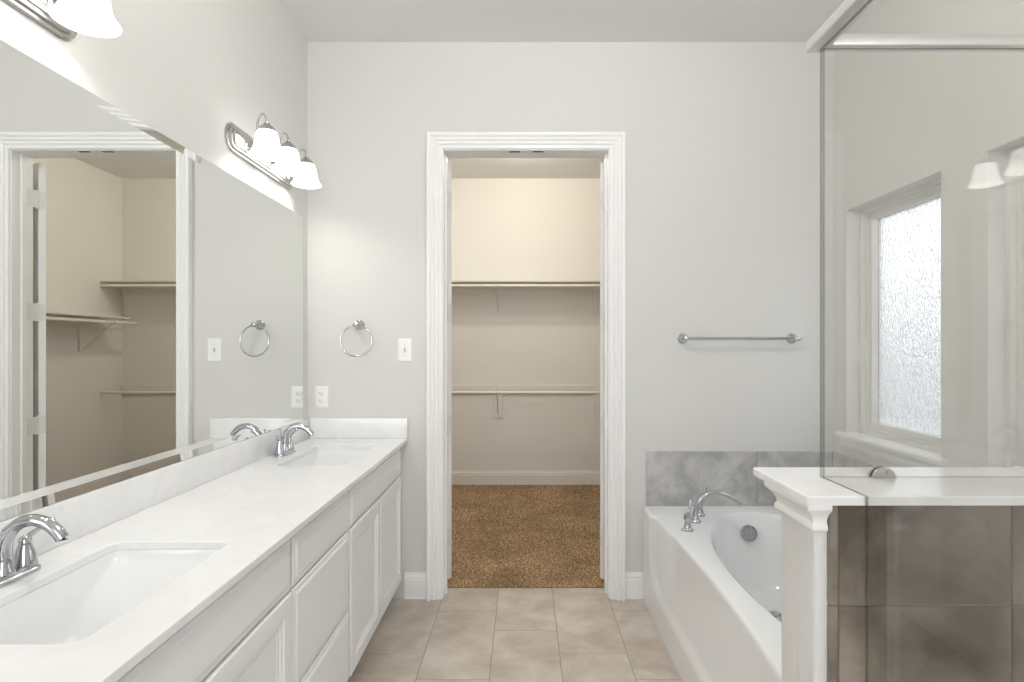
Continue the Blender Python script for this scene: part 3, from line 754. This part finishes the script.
tb = tag(empty('towel_bar', (1.175, WB, 1.425)), 'chrome towel bar on the back wall above the tub', 'towel bar')
for x in (0.872, 1.468):
    m = MB(); rosette(m, x, 1.425, 0.028); o = m.build('mount', M['chrome'], tb, 40); o.location = (-1.175, -WB, -1.425)
m = MB(); m.tube([(0.872, WB-0.068, 1.425), (1.468, WB-0.068, 1.425)], 0.0085, 14, 1); o = m.build('bar', M['chrome'], tb, 40); o.location = (-1.175, -WB, -1.425)
m = MB(); m.ball((1.492, WB-0.068, 1.425), 0.008); m.lathe([(0.011, 1.468), (0.010, 1.486), (0.005, 1.494)], (0, WB-0.068, 1.425), 'x', 14); o = m.build('end_finial', M['chrome'], tb, 40); o.location = (-1.175, -WB, -1.425)

def plate_cover(name, x, z, w, h, label, cat):
    root = tag(empty(name, (x, WB, z)), label, cat)
    m = MB(); R = []
    for ins, d in ((0, 0.0005), (0, 0.003), (0.004, 0.006), (0.006, 0.0065)):
        R.append([(a, -d, b) for a, b in rrect(-w/2+ins, w/2-ins, -h/2+ins, h/2-ins, 0.004, 3)])
    m.rings(R); m.build('cover_plate', M['plastic'], root, 30); return root
sw = plate_cover('light_switch', -0.654, 1.363, 0.076, 0.126, 'white toggle light switch plate on the back wall beside the closet door', 'light switch')
m = MB(); m.box(-0.006, 0.006, -0.0075, -0.006, -0.013, 0.013); m.prism([(-0.006, -0.006), (-0.006, 0.007), (-0.016, 0.011), (-0.017, 0.006)], 'x', -0.004, 0.004)
m.lathe([(0.0035, -0.0075), (0.003, -0.0065)], (0, 0, 0.030), 'y', 10); m.lathe([(0.0035, -0.0075), (0.003, -0.0065)], (0, 0, -0.030), 'y', 10)
m.build('toggle', pmat('toggle_plastic', (0.60, 0.60, 0.59), 0.35), sw)
ol = plate_cover('wall_outlet', -1.112, 1.105, 0.072, 0.118, 'white duplex electrical outlet on the back wall near the mirror', 'electrical outlet')
for dz in (-0.0195, 0.0195):
    m = MB(); R = []
    for ins, d in ((0, 0.0062), (0.0, 0.0085), (0.0015, 0.0092)):
        R.append([(a, -d, b+dz) for a, b in rrect(-0.0165+ins, 0.0165-ins, -0.0140+ins, 0.0140-ins, 0.011-ins, 6)])
    m.rings(R); r_o = m.build('receptacle', M['plastic'], ol, 40)
    m = MB(); m.box(-0.008, -0.0055, -0.0096, -0.0088, dz-0.002, dz+0.007); m.box(0.0055, 0.008, -0.0096, -0.0088, dz-0.001, dz+0.006); m.lathe([(0.0025, -0.0096), (0.0025, -0.0088)], (0, 0, dz-0.007), 'y', 10)
    m.build('slots', M['dark'], r_o)

# ---------------------------------------------------------------- closet fittings
def cleat(y, z0, z1, x0, x1, name, lab, grp=None):
    m = MB(); m.box(x0, x1, y-0.018, y-0.0005, z0, z1, 0.001, 1); return tag(m.build(name, M['closettrim']), lab, 'wood cleat', grp)
m = MB(); m.box(CL+0.002, CRW-0.002, 5.370, CB-0.001, 1.992, 2.010, 0.001, 1); tag(m.build('closet_shelf', M['closettrim']), 'long upper shelf across the closet back wall', 'shelf')
cleat(CB, 1.902, 1.9915, CL+0.002, CRW-0.002, 'shelf_cleat', 'flat board directly under the long upper shelf on the back wall')
cleat(CB, 0.905, 0.995, CL+0.002, CRW-0.002, 'rod_cleat', 'flat board on the closet back wall behind the lower rod')
def rod(z, lab, x0=CL+0.002, x1=CRW-0.002, y=5.375):
    m = MB(); m.tube([(x0, y, z), (x1, y, z)], 0.014, 16, 1); return tag(m.build('closet_rod', M['rod'], smooth=40), lab, 'closet rod')
rod(1.955, 'cream hanging rod under the long upper shelf on the closet back wall'); rod(0.945, 'cream hanging rod at waist height along the closet back wall')
def support(x, zt, zb, lab, pos):
    # vertical board with a metal rod bracket
    root = tag(empty('rod_bracket', (x, CB, zt)), lab, 'shelf bracket', 'brackets holding the closet rods')
    L = zt-zb
    m = MB(); m.box(-0.044, 0.044, -0.017, -0.0005, -L, -0.0005, 0.001, 1); m.build('backing_board', M['closettrim'], root)
    yr = 5.375-CB; zr = (1.955 if zt > 1.5 else 0.945)-zt
    m = MB()
    m.box(-0.006, 0.006, -0.022, -0.017, -L*0.88, -0.002)
    top = zr+0.020
    m.tube([(0, -0.026, top), (0, yr+0.02, top)], 0.005, 8, 1)
    m.tube([(0, -0.021, -L*0.80), (0, yr+0.035, top-0.012)], 0.005, 8, 1)
    pts = [(0, yr+0.020*math.cos(a), zr-0.001+0.020*math.sin(a)) for a in [math.radians(t) for t in (60, 20, -20, -60, -90, -120, -160, 170)]]
    m.tube(pts, 0.0045, 8, 3)
    if zt < 1.5: m.tube([(0, yr, zr+0.018), (0, yr, zr+0.034)], 0.009, 8, 1)
    m.build('metal_arm', M['bracket'], root, 50)
M['bracket'] = pmat('cream_metal_bracket', (0.70, 0.67, 0.61), 0.4)
for x, nm in ((-1.24, 'left of the door opening'), (-0.258, 'left of the middle'), (0.745, 'near the right door jamb')):
    support(x, 1.902, 1.690, 'cream metal rod bracket under the upper shelf, %s' % nm, nm)
    support(x, 0.905, 0.670, 'cream metal rod bracket holding the lower rod, %s' % nm, nm)
# right side wall: single shelf and rod (seen in the mirror)
m = MB(); m.box(CRW-0.30, CRW-0.001, 3.95, 5.345, 1.640, 1.658, 0.001, 1); tag(m.build('closet_shelf', M['closettrim']), 'shelf on the closet side wall, seen in the mirror', 'shelf')
m = MB(); m.box(CRW-0.018, CRW-0.0005, 3.95, CB-0.02, 1.550, 1.6395, 0.001, 1); tag(m.build('shelf_cleat', M['closettrim']), 'flat board under the closet side wall shelf', 'wood cleat')
m = MB(); m.tube([(CRW-0.285, 3.95, 1.600), (CRW-0.285, 5.45, 1.600)], 0.014, 16, 1); tag(m.build('closet_rod', M['rod'], smooth=40), 'hanging rod under the closet side wall shelf', 'closet rod')
for y in (4.25, 5.15):
    root = tag(empty('rod_bracket', (CRW-0.018, y, 1.55)), 'bracket under the side wall shelf, %s' % ('nearer the closet door' if y < 4.5 else 'nearer the closet back wall'), 'shelf bracket', 'brackets on the closet side wall')
    m = MB(); m.box(0.001, 0.0175, -0.044, 0.044, -0.21, -0.0005, 0.001, 1); m.build('backing_board', M['closettrim'], root)
    m = MB(); m.tube([(0.0, 0, -0.19), (-0.245, 0, 0.032)], 0.005, 8, 1); m.tube([(-0.007, 0, 0.072), (-0.262, 0, 0.072)], 0.005, 8, 1)
    m.tube([(-0.267+0.019*math.cos(a), 0, 0.050+0.019*math.sin(a)) for a in [math.radians(t) for t in (120, 160, 200, 240, 270, 300, 340)]], 0.0045, 8, 3)
    m.build('metal_arm', M['bracket'], root, 50)

# closet lamp holder, and a made-up holder above the bathroom fill lamp
for nm, x, y, r, lab in (('closet_light', 0.0, 4.50, 0.055, 'round white lamp holder on the closet ceiling'), ('fill_lamp_holder', 0.15, 1.35, 0.09, 'round white holder added above the unseen bathroom fill lamp')):
    m = MB(); m.lathe([(r, 3.0545), (r, 3.046), (r*0.8, 3.040), (r*0.45, 3.036), (r*0.42, 3.034)], (x, y, 0), 'z', 36)
    tag(m.build(nm, M['trim'], smooth=40), lab, 'ceiling light')
